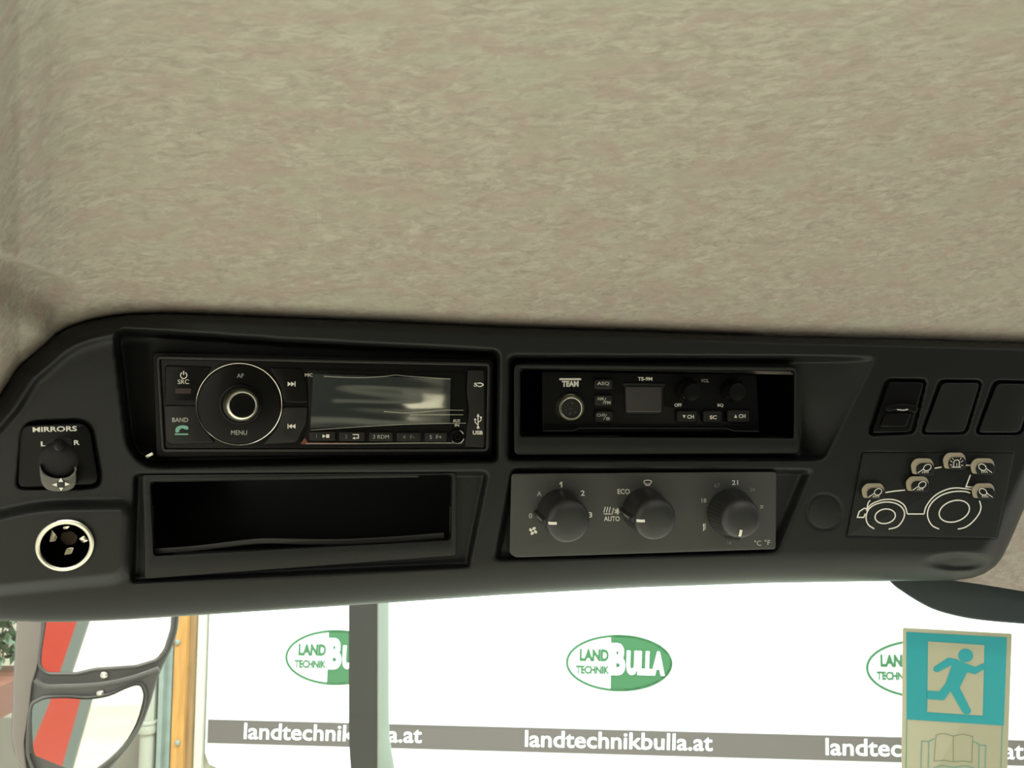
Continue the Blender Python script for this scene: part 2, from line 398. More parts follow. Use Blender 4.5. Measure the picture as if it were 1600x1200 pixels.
# bulge around the power socket, step under the left recess, shallow dish at the right lower corner
bul = rp([(-40, 812), (60, 788), (196, 786), (206, 800), (200, 905), (-60, 930)], [20, 40, 14, 10, 30, 30])
N += .006*sstep(10, -14, sd_poly(X, Y, bul))
N -= .004*sstep(1.15, .4, np.hypot((X-1500)/55, (Y-878)/14))
N += .0006*np.exp(-((np.hypot(X-1288, (Y-800))-27)/1.6)**2)*-1
N -= .006*sstep(48, 42, np.hypot(X-SOCK[0], (Y-SOCK[1])*1.13))*0
hole = (sd_poly(X, Y, [(238, 550), (771, 562), (769, 711), (244, 715)]) < -7) | (sd_poly(X, Y, inset(TRAY, 1)) < 0) | (sd_poly(X, Y, inset(CBO, 1)) < 0) | (np.hypot((X-SOCK[0])/41, (Y-SOCK[1])/36) < 1)
P3 = con_np(X, Y, N)
# turn the rims back behind the face
def skirt(Pr, dn, px, py):
    return con_np(px[None], py[None], dn)[0]
tp = [con_np(xs[None], (ytop(xs)+o_)[None], np.full((1, len(xs)), d_))[0] for o_, d_ in ((22, -.05), (9, -.028))]
bt = [con_np(xs[None], (ybot(xs)-o_)[None], np.full((1, len(xs)), d_))[0] for o_, d_ in ((3, -.034), (14, -.06))]
P3 = np.concatenate([np.array(tp), P3, np.array(bt)], 0)
hc = hole; hq = hc[:-1, :-1] & hc[1:, :-1] & hc[1:, 1:] & hc[:-1, 1:]
hq = np.pad(hq, ((2, 2), (0, 0)))
sh = grid_mesh('shell', P3, ~hq, M['plastic'], CONL); sh.parent = console
# frame and mounting sleeve round the CB radio
mb = MB(); fo = rp([(803, 569), (1246, 574), (1250, 709), (803, 711)], 9); fi = CBO
mb.ring(fo, fi, -.020, -.004, 2, inner_n=-.03)
fr = mb.build('radio_frame', M['plastic'], console)
mb = MB(); mb.loops([[CON.pt(x, y, d) for x, y in CBO] for d in (-.029, -.085)]); mb.build('mounting_sleeve', M['deep'], console)
# storage tray
mb = MB(); mb.ring(rp([(222, 742), (713, 738), (713, 868), (226, 905)], 5), TRAY, -.012, -.001, 2, inner_n=-.012); tf = mb.build('storage_frame', M['plastic'], console)
mb = MB(); mb.loops([[CON.pt(x, y, d) for x, y in inset(TRAY, k)] for d, k in ((-.010, 0), (-.075, 2))]); mb.build('storage_tray', M['black'], console)
mb = MB()
up_ = smooth_pts([(241, 857), (300, 853), (360, 846), (410, 841), (470, 842), (540, 842), (620, 838), (694, 832)], 4)
lo_ = [(x, y+8.5) for x, y in up_]
mb.prism(up_+lo_[::-1], -.055, -.006, 1); mb.build('tray_mat', mat('grey_rubber', (.022, .021, .019), .6), console)
# round blanking plug
mb = MB(); mb.prism(ell(1288, 800, 24, 25, 0, 40), -.002, .00015, 1); mb.build('blanking_plug', M['plastic'], console)

def legend(parent, m, fn, name='legend'):
    mb = MB(); fn(mb); return mb.build(name, M[m], parent, sharp=180)
E = .00015
# ------------------------------------------------------------------ car radio
r0 = CON.pt(506, 706, -.01)
radio = thing('car_radio', r0, 'black car stereo with round knob and wide mirror-like display', 'radio')
FACE = rp([(244, 556), (767, 567), (764, 706), (252, 707)], [8, 9, 9, 9])
mb = MB(); mb.prism(rp([(238, 550), (771, 562), (769, 711), (244, 715)], 8), -.09, -.010, 2); mb.build('case', M['case'], radio)
mb = MB(); mb.ring(FACE, inset(FACE, 5), -.011, -.0055, 1.5, inner_n=-.0075); mb.build('face_rim', M['black'], radio)
fb = MB(); fb.prism(inset(FACE, 4.5), -.011, -.0068, 1.5); face = fb.build('faceplate', M['gloss'], radio)
nF = -.0068
b1 = MB(); b1.prism(rp([(258, 571), (330, 573), (313, 600), (306, 629), (257, 628)], 4), nF-.001, nF+.0012, 2); b1 = b1.build('button', M['gloss'], radio)
def power_icon(b):
    b.line(ell(287, 586.5, 5, 5, 0, 16, -60, 240), 1.5, nF+.0012+E); b.fill(bar4(286.2, 579.5, 287.8, 586), nF+.0012+E)
    b.text('SRC', 286.5, 596.5, 7, 17.5, nF+.0012+E)
legend(b1, 'white', power_icon)
legend(b1, 'red_print', lambda b: b.fill(rect(274, 607, 298, 615, 1), nF+.0012+E), 'faint_legend')
b1 = MB(); b1.prism(rp([(256, 633), (306, 634), (312, 660), (336, 692), (270, 695), (259, 690)], 4), nF-.001, nF+.0012, 2); b1 = b1.build('button', M['key'], radio)
legend(b1, 'grey', lambda b: b.text('BAND', 281.5, 656, 7, 25, nF+.0012+E, bold=.01))
def phone(b):
    b.fill(smooth_pts([(274, 672), (276, 667.5), (283, 664.7), (292, 665.5), (294.3, 669), (293, 671.3), (288.5, 670.5), (285, 669.2), (280.5, 671.5), (279.5, 675), (275, 675.8)], 3, True), nF+.0012+E); b.fill(bar4(273, 677.3, 294, 679.6), nF+.0012+E)
legend(b1, 'green_print', phone)
for nm, pts, d in (('next', [(420, 574), (470, 576), (479, 600), (481, 630), (443, 629), (438, 605)], 1), ('prev', [(443, 636), (481, 636), (478, 662), (463, 692), (410, 695), (434, 668)], -1)):
    b1 = MB(); b1.prism(rp(pts, 4), nF-.001, nF+.0012, 2); b1 = b1.build('button', M['gloss' if d > 0 else 'key'], radio)
    def ff(b, d=d):
        cx, cy = (456, 600) if d > 0 else (455, 666)
        for k in (-3.8, 1.6): b.fill(tri(cx+(k if d > 0 else -k), cy, 5.6, 7.5, 'r' if d > 0 else 'l'), nF+.0012+E)
        b.fill(bar4(cx+5*d-.7, cy-4, cx+5*d+.7, cy+4), nF+.0012+E)
    legend(b1, 'white', ff)
# dial
R1 = 67*mpp(374, 631)
dc = CON.pt(373.5, 631.5, nF)
mb = MB(); mb.prism(ell(373.5, 631.5, 66, 63, 0, 64), nF-.001, nF+.002, 3); dial = mb.build('control_dial', M['gloss'], radio)
mb = MB()
L = [CON.pt(x, y, nF+.0014) for x, y in ell(373.5, 631.5, 67, 64, 0, 72)]; mb.tube(L, .00024, 6, True); mb.build('dial_ring', M['chrome'], dial)
legend(dial, 'grey', lambda b: b.text('AF', 375.5, 587, 6.5, 10.5, nF+.002+E))
legend(dial, 'grey', lambda b: b.text('MENU', 373.5, 676, 7, 25, nF+.002+E))
mb = MB(); mb.ring(ell(375, 632, 34, 32, 0, 48), ell(376, 632.5, 26, 24, 0, 48), nF, nF+.0035, 2, inner_n=nF); mb.build('knob_collar', M['gloss'], dial)
ms = mpp(377, 633)
ax = CON.pt(379, 633, nF+.010)-CON.pt(376, 632, nF)
kn = MB(); kn.lathe(CON.pt(376, 632, nF), ax, [(27*ms, 0), (26.5*ms, .004), (25*ms, .0085), (23*ms, .0105), (20*ms, .0112), (18.5*ms, .0108), (18.3*ms, .0098)], 56, cap1=False)
knob = kn.build('volume_knob', M['satin'], dial, sharp=60)
kn = MB(); kn.lathe(CON.pt(376, 632, nF), ax, [(18.4*ms, .0095), (18*ms, .0103), (14*ms, .0106), (6*ms, .0103)], 40); kn.build('knob_cap', M['gloss'], dial)
# display and its wrinkled clear film
mb = MB(); mb.prism(rp([(480, 577), (727, 582), (731, 695), (470, 696), (483, 665)], 4), nF-.001, nF+.0006, 1); dp = mb.build('display_surround', M['gloss'], radio)
gx = np.linspace(0, 1, 90); gy = np.linspace(0, 1, 60)
GX, GY = np.meshgrid(gx, gy)
q = [(489, 584), (704, 592), (703, 661), (485, 669)]
PX = (q[0][0]*(1-GX)+q[1][0]*GX)*(1-GY)+(q[3][0]*(1-GX)+q[2][0]*GX)*GY; PY = (q[0][1]*(1-GX)+q[1][1]*GX)*(1-GY)+(q[3][1]*(1-GX)+q[2][1]*GX)*GY
WV = .000012*np.sin(GY*9+GX*2.2+1.0)*(0.5+.5*GX)+.000010*np.sin(GY*17-GX*3.5)*np.exp(-((GX-.45)/.5)**2)+.00001*np.sin(GX*7+GY*3)
dsp = grid_mesh('display', con_np(PX, PY, nF+.0012+WV), np.ones((59, 89), bool), M['display'], ORG[radio]); dsp.parent = radio
mb = MB()
for pts, wd in (([(506, 588), (560, 590), (600, 588), (618, 586), (640, 588), (704, 592)], 1.3), ([(600, 643), (640, 645), (690, 641), (724, 641)], 1.2), ([(640, 648), (690, 648), (724, 648)], 1.2), ([(478, 693), (560, 693), (650, 692), (722, 692)], 1.4), ([(486, 672), (560, 667), (640, 663), (728, 661)], 1.0)):
    mb.tube([CON.pt(x, y, nF+.0013) for x, y in smooth_pts(pts, 5)], wd*ms*.5, 6)
mb.build('film_crease', M['satin'], radio)
mb = MB(); mb.fill([(476, 684), (481, 691), (469, 694), (472, 690)], nF+.0013); mb.fill([(481, 691.5), (560, 692), (560, 694), (470, 694)], nF+.0013)
mb.build('red_edge', mat('red_tab', (.17, .04, .025), .4), radio)
legend(radio, 'white', lambda b: b.text('MIC', 482.5, 586, 5, 12, nF+.0008+E))
legend(radio, 'white', lambda b: (b.text('AUX', 713.5, 657.5, 5, 11.5, nF+.0019), b.text('IN', 714, 664.2, 4.6, 6.5, nF+.0019)))
for x0, x1, y0, s_, ic in ((483, 524, 674.5, '1', 'p'), (530, 570, 675, '2', 'r'), (577, 613.5, 675.5, '3 RDM', ''), (620, 657, 676, '4  F-', ''), (663.5, 698, 676, '5  F+', '')):
    b1 = MB(); b1.prism(rect(x0, y0, x1, y0+14, 1.5, 3), nF-.001, nF+.0022, 1); b1 = b1.build('preset_button', M['key'], radio)
    cy = y0+7; cx = (x0+x1)/2; nn = nF+.0022+E
    def pl_(b, s_=s_, ic=ic, cx=cx, cy=cy, nn=nn):
        if ic: b.text(s_, cx-9, cy, 6, None, nn)
        else: b.text(s_, cx, cy, 6, 25 if 'R' in s_ else 19, nn)
    legend(b1, 'dim' if s_[0] in '124' else 'grey', pl_)
    if ic == 'p': legend(b1, 'white', lambda b, cx=cx, cy=cy, nn=nn: (b.fill(tri(cx+3, cy, 5, 5.5), nn), b.fill(bar4(cx+6, cy-2.6, cx+11, cy+2.6), nn)))
    if ic == 'r': legend(b1, 'white', lambda b, cx=cx, cy=cy, nn=nn: (b.line([(cx+1, cy-3), (cx+10, cy-3), (cx+10, cy+2.6), (cx+1, cy+2.6)], 1.4, nn), b.fill(tri(cx+2.5, cy+2.6, 3.5, 4.5, 'l'), nn)))
mb = MB(); ja = CON.pt(714, 681, nF); mb.lathe(ja, NC, [(12.5*ms, 0), (12.5*ms, .0022), (10.5*ms, .003), (8.5*ms, .003), (7.5*ms, .0015), (6*ms, .0022), (4*ms, .0022), (4*ms, -.001)], 32, cap1=True); jk = mb.build('aux_jack', M['gloss'], radio)
mb = MB(); mb.tube([ja+NC*.0028+(RX*math.cos(t)+UP*math.sin(t))*11*ms for t in np.linspace(.5, 6.0, 40)], .00022, 6); mb.build('jack_ring', M['satin'], jk)
sb = MB(); sb.prism(rp([(731, 578), (757, 578), (757, 700), (726, 698), (728, 675), (734, 640), (729, 615)], [3, 4, 4, 3, 10, 12, 10]), nF-.001, nF+.0016, 1.5); sb = sb.build('port_cover', M['key'], radio)
nn = nF+.0016+E
def usb(b):
    b.fill(bar4(746.2, 650, 747.7, 668), nn); b.fill(tri(747, 648.5, 5, 5, 'u'), nn); b.fill(ell(747, 668, 2.2, 2.2, 0, 12), nn)
    b.line([(747, 664), (742.5, 660), (742.5, 656)], 1.3, nn); b.line([(747, 660), (751.5, 657), (751.5, 653)], 1.3, nn); b.fill(ell(742.5, 655.5, 1.7, 1.7, 0, 10), nn); b.fill(bar4(750, 650.8, 753, 653.6), nn)
    b.text('USB', 746.5, 676, 6.2, 15.5, nn, bold=.03); b.text('S', 743.6, 601, 6, 6.5, nn, shear=.2, bold=.015)
    b.line([(747.2, 598.6), (750.5, 598.4), (754.8, 600.2), (755, 601.6), (751.2, 603.8), (746.8, 603.6)], 1.6, nn)
legend(sb, 'white', usb)
mb = MB(); mb.prism(rp([(226, 712.5), (238, 706), (240.5, 710.5), (229, 717)], 1.5), -.018, -.006, 1); mb.build('mounting_clip', M['satin'], radio)

# ------------------------------------------------------------------ CB radio
nB = -.019
cb = thing('cb_radio', CON.pt(1016, 676, nB), 'small black two-way radio with microphone socket in the right bay', 'radio')
mb = MB(); mb.prism(rp([(847, 580), (1182, 585), (1187, 675), (847, 676)], 3), -.08, nB, 1.5); mb.build('front_panel', M['gloss'], cb)
mb = MB(); mb.line([(848, 673.5), (895, 673), (905, 669), (1135, 669.5), (1148, 673.5), (1186, 674)], 1.6, nB+.0004); mb.build('lower_edge', M['panel'], cb)
legend(cb, 'white', lambda b: (b.fill(rect(874, 591, 908, 594, 1.2, 3), nB+E), b.text('TEAM', 891, 599.7, 9.2, 26, nB+E, bold=.05)), 'maker_mark')
legend(cb, 'white', lambda b: b.text('TS-9M', 1008, 592, 5.6, 22.5, nB+E, bold=.02))
legend(cb, 'white', lambda b: b.text('OFF', 1059.5, 633, 5.4, 11.5, nB+E, bold=.02))
legend(cb, 'white', lambda b: b.text('SQ', 1125.5, 633.5, 5.4, 9.5, nB+E, bold=.02))
legend(cb, 'grey', lambda b: b.text('VOL', 1101.5, 594.8, 5.4, 12.5, nB+E), 'legend')
mk = mpp(892, 638); mc = CON.pt(890, 636.5, nB); ax = CON.pt(894, 639, nB+.010)-mc
mb = MB(); mb.lathe(mc, ax, [(23*mk, 0), (23*mk, .0035), (22.4*mk, .0044), (21*mk, .0052), (19.2*mk, .0059), (18.6*mk, .0057), (18.4*mk, .0063), (17.2*mk, .0069), (16.5*mk, .0068), (16*mk, .004)], 48, cap1=False); mic = mb.build('microphone_socket', M['satin'], cb, sharp=50)
mb = MB(); mb.lathe(mc, ax, [(16.2*mk, .0045), (16.0*mk, .0052), (2*mk, .0054)], 32); core = mb.build('socket_core', M['black'], mic)
a_ = ax.normalized(); u_ = (RX-a_*RX.dot(a_)).normalized(); v_ = a_.cross(u_)
for t in range(6):
    an = t*math.pi/3+.3; rr = 0 if t == 0 else 8.5*mk
    mb = MB(); mb.lathe(mc+(u_*math.cos(an)+v_*math.sin(an))*rr, a_, [(1.5*mk, .0052), (1.5*mk, .0066), (.8*mk, .0071)], 10); mb.build('pin', M['chrome'], mic)
for (x0, y0, x1, y1), kind in (((928, 592, 958, 609), 'asq'), ((928, 617, 958, 635), 'am'), ((929, 642, 959, 661), 'ch')):
    b1 = MB(); b1.prism(rect(x0, y0, x1, y1, 6, 5), nB-.001, nB+.003, 3); b1 = b1.build('button', M['key'], cb); nn = nB+.003+E; cx = (x0+x1)/2; cy = (y0+y1)/2
    def lg(b, kind=kind, cx=cx, cy=cy, nn=nn):
        if kind == 'asq': b.text('ASQ', cx-.5, cy-1, 6, 19, nn, bold=.02); return
        b.line([(cx-1, cy+4.5), (cx+4, cy-4.5)], 1, nn)
        if kind == 'am': b.text('AM', cx-5, cy-3, 5, 10, nn, bold=.02); b.text('FM', cx+6.5, cy+3, 5, 9, nn, bold=.02)
        else: b.text('CH9', cx-5, cy-2.8, 4.8, 12.5, nn, bold=.02); b.line(ell(cx+6, cy+2.6, 2.6, 1.9, 0, 12), 1.2, nn, True); b.fill(bar4(cx+4, cy+2.2, cx+8, cy+3.2), nn)
    legend(b1, 'grey', lg)
mb = MB(); mb.prism(rp([(972, 598), (1041, 599), (1037, 606), (1036, 648), (977, 647), (976, 606)], [3, 3, 2, 5, 5, 2]), nB-.001, nB+.0012, 1.5); db = mb.build('display_bezel', M['key'], cb)
mb = MB(); mb.prism(rp([(977, 604), (1034, 604.5), (1034, 645), (978, 645)], 4), nB, nB+.0026, 1.5); mb.build('display', M['lcd'], cb)
for bx, by, cx, cy, rr in ((1072, 609, 1083, 612.5, 14.5), (1142, 609, 1153, 612, 15)):
    c0 = CON.pt(bx, by, nB); ax = CON.pt(cx, cy, nB+.013)-c0
    mb = MB(); mb.lathe(c0, ax, [(20*mk, 0), (19.5*mk, .004), (17*mk, .006), (rr*1.08*mk, .0065), (rr*1.02*mk, .012), (rr*.92*mk, .0132), (rr*.5*mk, .0135)], 48); mb.build('rotary_knob', M['gloss'], cb)
for (x0, y0, x1, y1), s_ in (((1057, 642, 1090, 661), 'd'), ((1098, 642, 1129, 661), 'sc'), ((1136, 641, 1172, 660), 'u')):
    b1 = MB(); b1.prism(rect(x0, y0, x1, y1, 4, 4), nB-.001, nB+.003, 2.5); b1 = b1.build('button', M['key'], cb); nn = nB+.003+E; cx = (x0+x1)/2; cy = (y0+y1)/2
    def lg(b, s_=s_, cx=cx, cy=cy, nn=nn):
        if s_ == 'sc': b.text('SC', cx+1, cy+.5, 6, 11, nn, bold=.03); return
        b.fill(tri(cx-4.5, cy-.3, 5, 5.4, s_), nn); b.text('CH', cx+5.5, cy-.3, 6, 10.5, nn, bold=.03)
    legend(b1, 'white', lg)

# ------------------------------------------------------------------ climate panel
nP = .0015
cl = thing('climate_control_panel', CON.pt(1005, 866, -.004), 'charcoal heater panel with three round knobs below the small radio', 'control panel')
mb = MB(); mb.prism(rp([(799, 740), (1213, 737), (1212, 858), (806, 871), (796, 864)], [5, 5, 5, 4, 4]), -.007, nP, 2); mb.build('panel', M['panel'], cl)
def snow(b, cx, cy, r_, n):
    for k in range(3):
        t = math.radians(60*k+30); b.line([(cx-r_*math.cos(t), cy-r_*math.sin(t)), (cx+r_*math.cos(t), cy+r_*math.sin(t))], .9, n)
    b.line(ell(cx, cy, r_*.6, r_*.6, 0, 6), .9, n, True)
nq = nP+E
def lone(m, name, fn): legend(cl, m, fn, name)
lone('white', 'number_legend', lambda b: b.fill([(874, 755.6), (876.6, 752.8), (878.6, 752.8), (878.6, 761.6), (876.4, 761.6), (876.4, 756), (874, 757.4)], nq))
for t_, x, y, h, w_, m in (('2', 910.5, 770.5, 8.4, 6.3, 'white'), ('3', 922.5, 804.5, 8.4, 5.6, 'white'), ('21', 1148.5, 754, 7.4, 9.5, 'white'), ('A', 842.5, 771.5, 7.6, 7.2, 'grey'), ('0', 829, 806, 8, 5.2, 'grey'), ('18', 1100, 782, 6.6, 7.5, 'grey'), ('E', 1100.8, 821, 5, 4.5, 'white'), ('F', 1100.8, 827, 5, 4, 'white'), ('29', 1190, 792, 5.5, 5, 'grey'), ('67', 1120.5, 758.5, 6.5, 9, 'dim'), ('24', 1175.5, 765, 6.2, 8, 'dim'), ('16', 1140, 848, 5.5, 6, 'dim')):
    lone(m, 'number_legend', lambda b: b.text(t_, x, y, h, w_, nq, bold=.012))
for t_, x, y, h, w_, m in (('ECO', 974.5, 768, 7.8, 19, 'white'), ('AUTO', 956, 810.5, 7.4, 24.5, 'white'), ('°C', 1184, 848.5, 8.5, 11, 'grey'), ('°F', 1199, 847.5, 8.5, 9, 'grey')):
    lone(m, 'word_legend', lambda b: b.text(t_, x, y, h, w_, nq, bold=.008))
def fan(b):
    for k in range(4):
        t = math.radians(90*k+20); b.fill(ell(833+4*math.cos(t), 829.5+4*math.sin(t), 3, 2.2, 90*k+55, 12), nq)
lone('white', 'fan_symbol', fan)
def heat(b):
    for k in (-4, 0, 4): b.line([(949+k-1.2, 801), (948.6+k-.4, 797), (949.4+k, 794.5), (949+k+.3, 792)], 1.2, nq)
    b.line([(943.5, 803), (954.5, 803)], 1.2, nq)
lone('white', 'heat_symbol', heat)
lone('white', 'slash', lambda b: b.line([(956, 804), (959, 793.5)], 1, nq))
lone('white', 'snow_symbol', lambda b: snow(b, 965, 798.8, 5.6, nq))
def defrost(b):
    b.line([(1006.5, 751.5), (1009, 750.4), (1013, 750.2), (1017, 751), (1018.2, 752.6), (1014.5, 758.4), (1009, 758), (1006, 753)], 1.2, nq, True)
    for dx in (-2.2, 0, 2.2): b.line([(1012+dx, 759.3), (1012+dx+.6, 757), (1012+dx-.3, 755)], .8, nq)
lone('white', 'defrost_symbol', defrost)
mp_ = mpp(1000, 805); HK = .021
for bx, by, cx, cy, rb, rc, pa, gr in ((874, 799, 889.5, 816, 35, 33, 180, .0), (1006, 796, 1026, 812.5, 35, 32.5, 180, .0), (1140, 799, 1159.5, 811, 38, 31, 97, .05)):
    c0 = CON.pt(bx, by, nP); ax = CON.pt(cx, cy, nP+HK)-c0; al = ax.length; an = ax.normalized()
    mb = MB(); mb.lathe(c0, ax, [(rb*1.0*mp_, 0), (rb*mp_, al*.15), (rc*1.0*mp_*.99, al*.80)] , 72, cap1=False, flute=gr*.6); mb.lathe(c0, ax, [(rc*mp_*.99, al*.80), (rc*mp_*.985, al*.86), (rc*mp_*.94, al*.93), (rc*mp_*.8, al*.985), (rc*mp_*.45, al*1.02), (rc*mp_*.1, al*1.025)], 72)
    # pointer fin on the side of the knob
    u_ = (RX-an*RX.dot(an)).normalized(); v_ = an.cross(u_)
    if v_.dot(UP) > 0: v_ = -v_
    t = math.radians(pa); e_ = u_*math.cos(t)+v_*math.sin(t); s_ = an.cross(e_)
    L = []
    for h in (0, al*.5, al*.8, al*.86):
        rr_ = (rb+(rc-rb)*h/al)*mp_
        L.append([c0+an*h+e_*rr_*.8+s_*.0032, c0+an*h+e_*(rr_+.0020*(1-.5*h/al))+s_*.0008, c0+an*h+e_*(rr_+.0020*(1-.5*h/al))-s_*.0008, c0+an*h+e_*rr_*.8-s_*.0032])
    mb.loops(L, cap0=False)
    k = mb.build('rotary_knob', M['knob'], cl, sharp=40)
    mb = MB(); top = c0+an*al*1.02
    if pa == 180: a0, a1 = .93, .58
    else: a0, a1 = .86, .52
    # the dash follows the dome of the cap
    prof = [(.985, .86), (.94, .93), (.8, .985), (.45, 1.02)]
    def hh(q): return np.interp(q, [p[0] for p in prof[::-1]], [p[1] for p in prof[::-1]])
    L = []
    for q in np.linspace(a0, a1, 8):
        c_ = c0+an*(al*hh(q)+.0004)+e_*rc*mp_*q; L.append([c_+s_*.00075, c_+s_*.00075+an*.0002, c_-s_*.00075+an*.0002, c_-s_*.00075])
    mb.loops(L, cap0=True); mb.build('pointer_mark', M['white'], k)
    mb = MB(); L = []
    for h in (.35, .72):
        rr_ = (rb+(rc-rb)*h)*mp_; c_ = c0+an*al*h+e_*(rr_+.0021*(1-.5*h)); L.append([c_+s_*.0006, c_+s_*.0006+e_*.0002, c_-s_*.0006+e_*.0002, c_-s_*.0006])
    mb.loops(L, cap0=True); mb.build('side_mark', M['dim'], k)

# ------------------------------------------------------------------ mirror switch
ms_ = thing('mirror_switch', CON.pt(92, 768, -.006), 'black mirror adjuster switch with small joystick marked MIRRORS', 'switch')
mb = MB(); mb.prism(rp([(32, 664), (139, 660), (155, 757), (28, 762)], [16, 20, 16, 12]), -.010, .003, 4); mb.build('bezel', M['gloss'], ms_)
nn = .003+E
legend(ms_, 'white', lambda b: b.text('MIRRORS', 85.5, 670.5, 8, 69, nn, -1.5, .02))
legend(ms_, 'white', lambda b: b.text('L', 68, 693.5, 7.5, 8.5, nn, -2, .02))
legend(ms_, 'white', lambda b: b.text('R', 120, 691.5, 7.5, 9, nn, -2, .02))
mb = MB(); mb.prism(rp([(74, 684), (112, 683), (114, 716), (72, 717)], 8), .0028, .0033, .5); mb.build('slider_slot', M['deep'], ms_)
mq = mpp(92, 700); c0 = CON.pt(91, 693, .003)
mb = MB(); mb.lathe(c0, CON.pt(92, 699, .011)-c0, [(8*mq, 0), (8*mq, .005), (6.5*mq, .0075), (3*mq, .0085)], 24); mb.build('selector_lever', M['key'], ms_)
mb = MB(); c0 = CON.pt(92, 718, .003); mb.lathe(c0, NC, [(29*mq, -.001), (28*mq, .001), (24*mq, .0025), (16*mq, .0035), (6*mq, .0038)], 40); mb.build('hollow_shade', M['deep'], ms_)  # black dome stands in for the shaded hollow under the lever
sk = [(62, 726), (68, 738), (80, 745), (94, 747), (108, 744), (117, 735), (118, 728), (119, 752), (112, 764), (94, 768), (74, 765), (64, 752)]
mb = MB(); mb.prism(smooth_pts(sk, 3, True), .004, .0085, 2); jy = mb.build('joystick', M['smoke'], ms_)
mb = MB(); mb.prism(ell(95, 757, 8, 6.5, 0, 20), .0086, .0089, .3); mb.build('arrow_boss', M['black'], jy)
legend(jy, 'white', lambda b: (b.fill(tri(95, 749.8, 8, 6.5, 'u'), .0092), b.fill(tri(95.5, 764.5, 7, 5, 'd'), .0092), b.fill(tri(85, 757.5, 8, 6, 'l'), .0092), b.fill(tri(105.5, 756.5, 8, 6, 'r'), .0092)), 'arrows')

# ------------------------------------------------------------------ power socket
so = thing('power_socket', CON.pt(101, 893, .005), 'round cigarette-lighter power socket with bright metal rim', 'socket')
nS = .008
mb = MB(); O = ell(101, 852, 47, 40.5, -14, 56); I = ell(101, 853, 38.5, 33, -14, 56)
mb.ring(O, I, .001, nS, 3, inner_n=-.004); mb.build('rim', M['satin'], so, sharp=50)
mb = MB(); mb.loops([[CON.pt(x, y, d) for x, y in ell(101+dx, 853, 38.8*k, 33.2*k, -14, 40)] for d, k, dx in ((-.003, 1, 0), (-.034, 1, 0), (-.036, .9, 0))]); mb.build('barrel', M['black'], so)
mb = MB(); mb.prism(rp([(96, 832), (112, 829), (122, 838), (118, 850), (104, 853), (93, 843)], 4), -.033, -.016, 1); mb.build('centre_contact', M['contact'], so)
for pts in ([(80, 826), (90, 838), (87, 846), (76, 848)], [(122, 842), (132, 836), (139, 845), (130, 849)], [(104, 856), (116, 855), (112, 866), (99, 868)], [(97, 823), (110, 821), (106, 827), (99, 828)]):
    mb = MB(); mb.prism(rp(pts, 3), -.03, -.008, 1); mb.build('spring_contact', M['chrome'], so)

# ------------------------------------------------------------------ switches on the right
rs = thing('rocker_switch', CON.pt(1392, 678, -.004), 'glossy black rocker switch with raised grip, first of the switch row', 'switch')
mb = MB(); mb.prism(rp([(1389, 597), (1444, 597), (1422, 675), (1362, 677)], 7), -.012, .0005, 2); mb.build('body', M['gloss'], rs)
mb = MB(); mb.prism(smooth_pts([(1383, 636), (1395, 632), (1415, 631), (1434, 635), (1430, 645), (1418, 641), (1402, 640), (1388, 643)], 4, True), .0, .0036, 2); mb.build('grip', M['gloss'], rs)
mb = MB(); mb.prism(rp([(1383, 646), (1424, 645), (1416, 667), (1374, 667)], 6), 0, .0018, 1.5); lens = mb.build('lens', M['gloss'], rs)
legend(rs, 'grey', lambda b: (b.fill(rp([(1401, 639), (1412, 640.2), (1419, 638.4), (1418.5, 641), (1411, 642), (1402, 641)], .8), .0040),), 'symbol')
for q, lab in (([(1472, 598), (1531, 598), (1507, 675), (1443, 676)], 'plain black blank switch cover between rocker switch and frame edge'), ([(1558, 599), (1618, 600), (1593, 676), (1528, 676)], 'plain black blank switch cover cut by the right edge of photo')):
    mb = MB(); mb.prism(rp(q, 8), -.010, .0002, 2); o = mb.build('switch_blank', M['plastic'], None, origin=CON.pt(sum(p[0] for p in q)/4, q[2][1], -.004)); tag(o, lab, 'switch cover', 'blank switch covers')

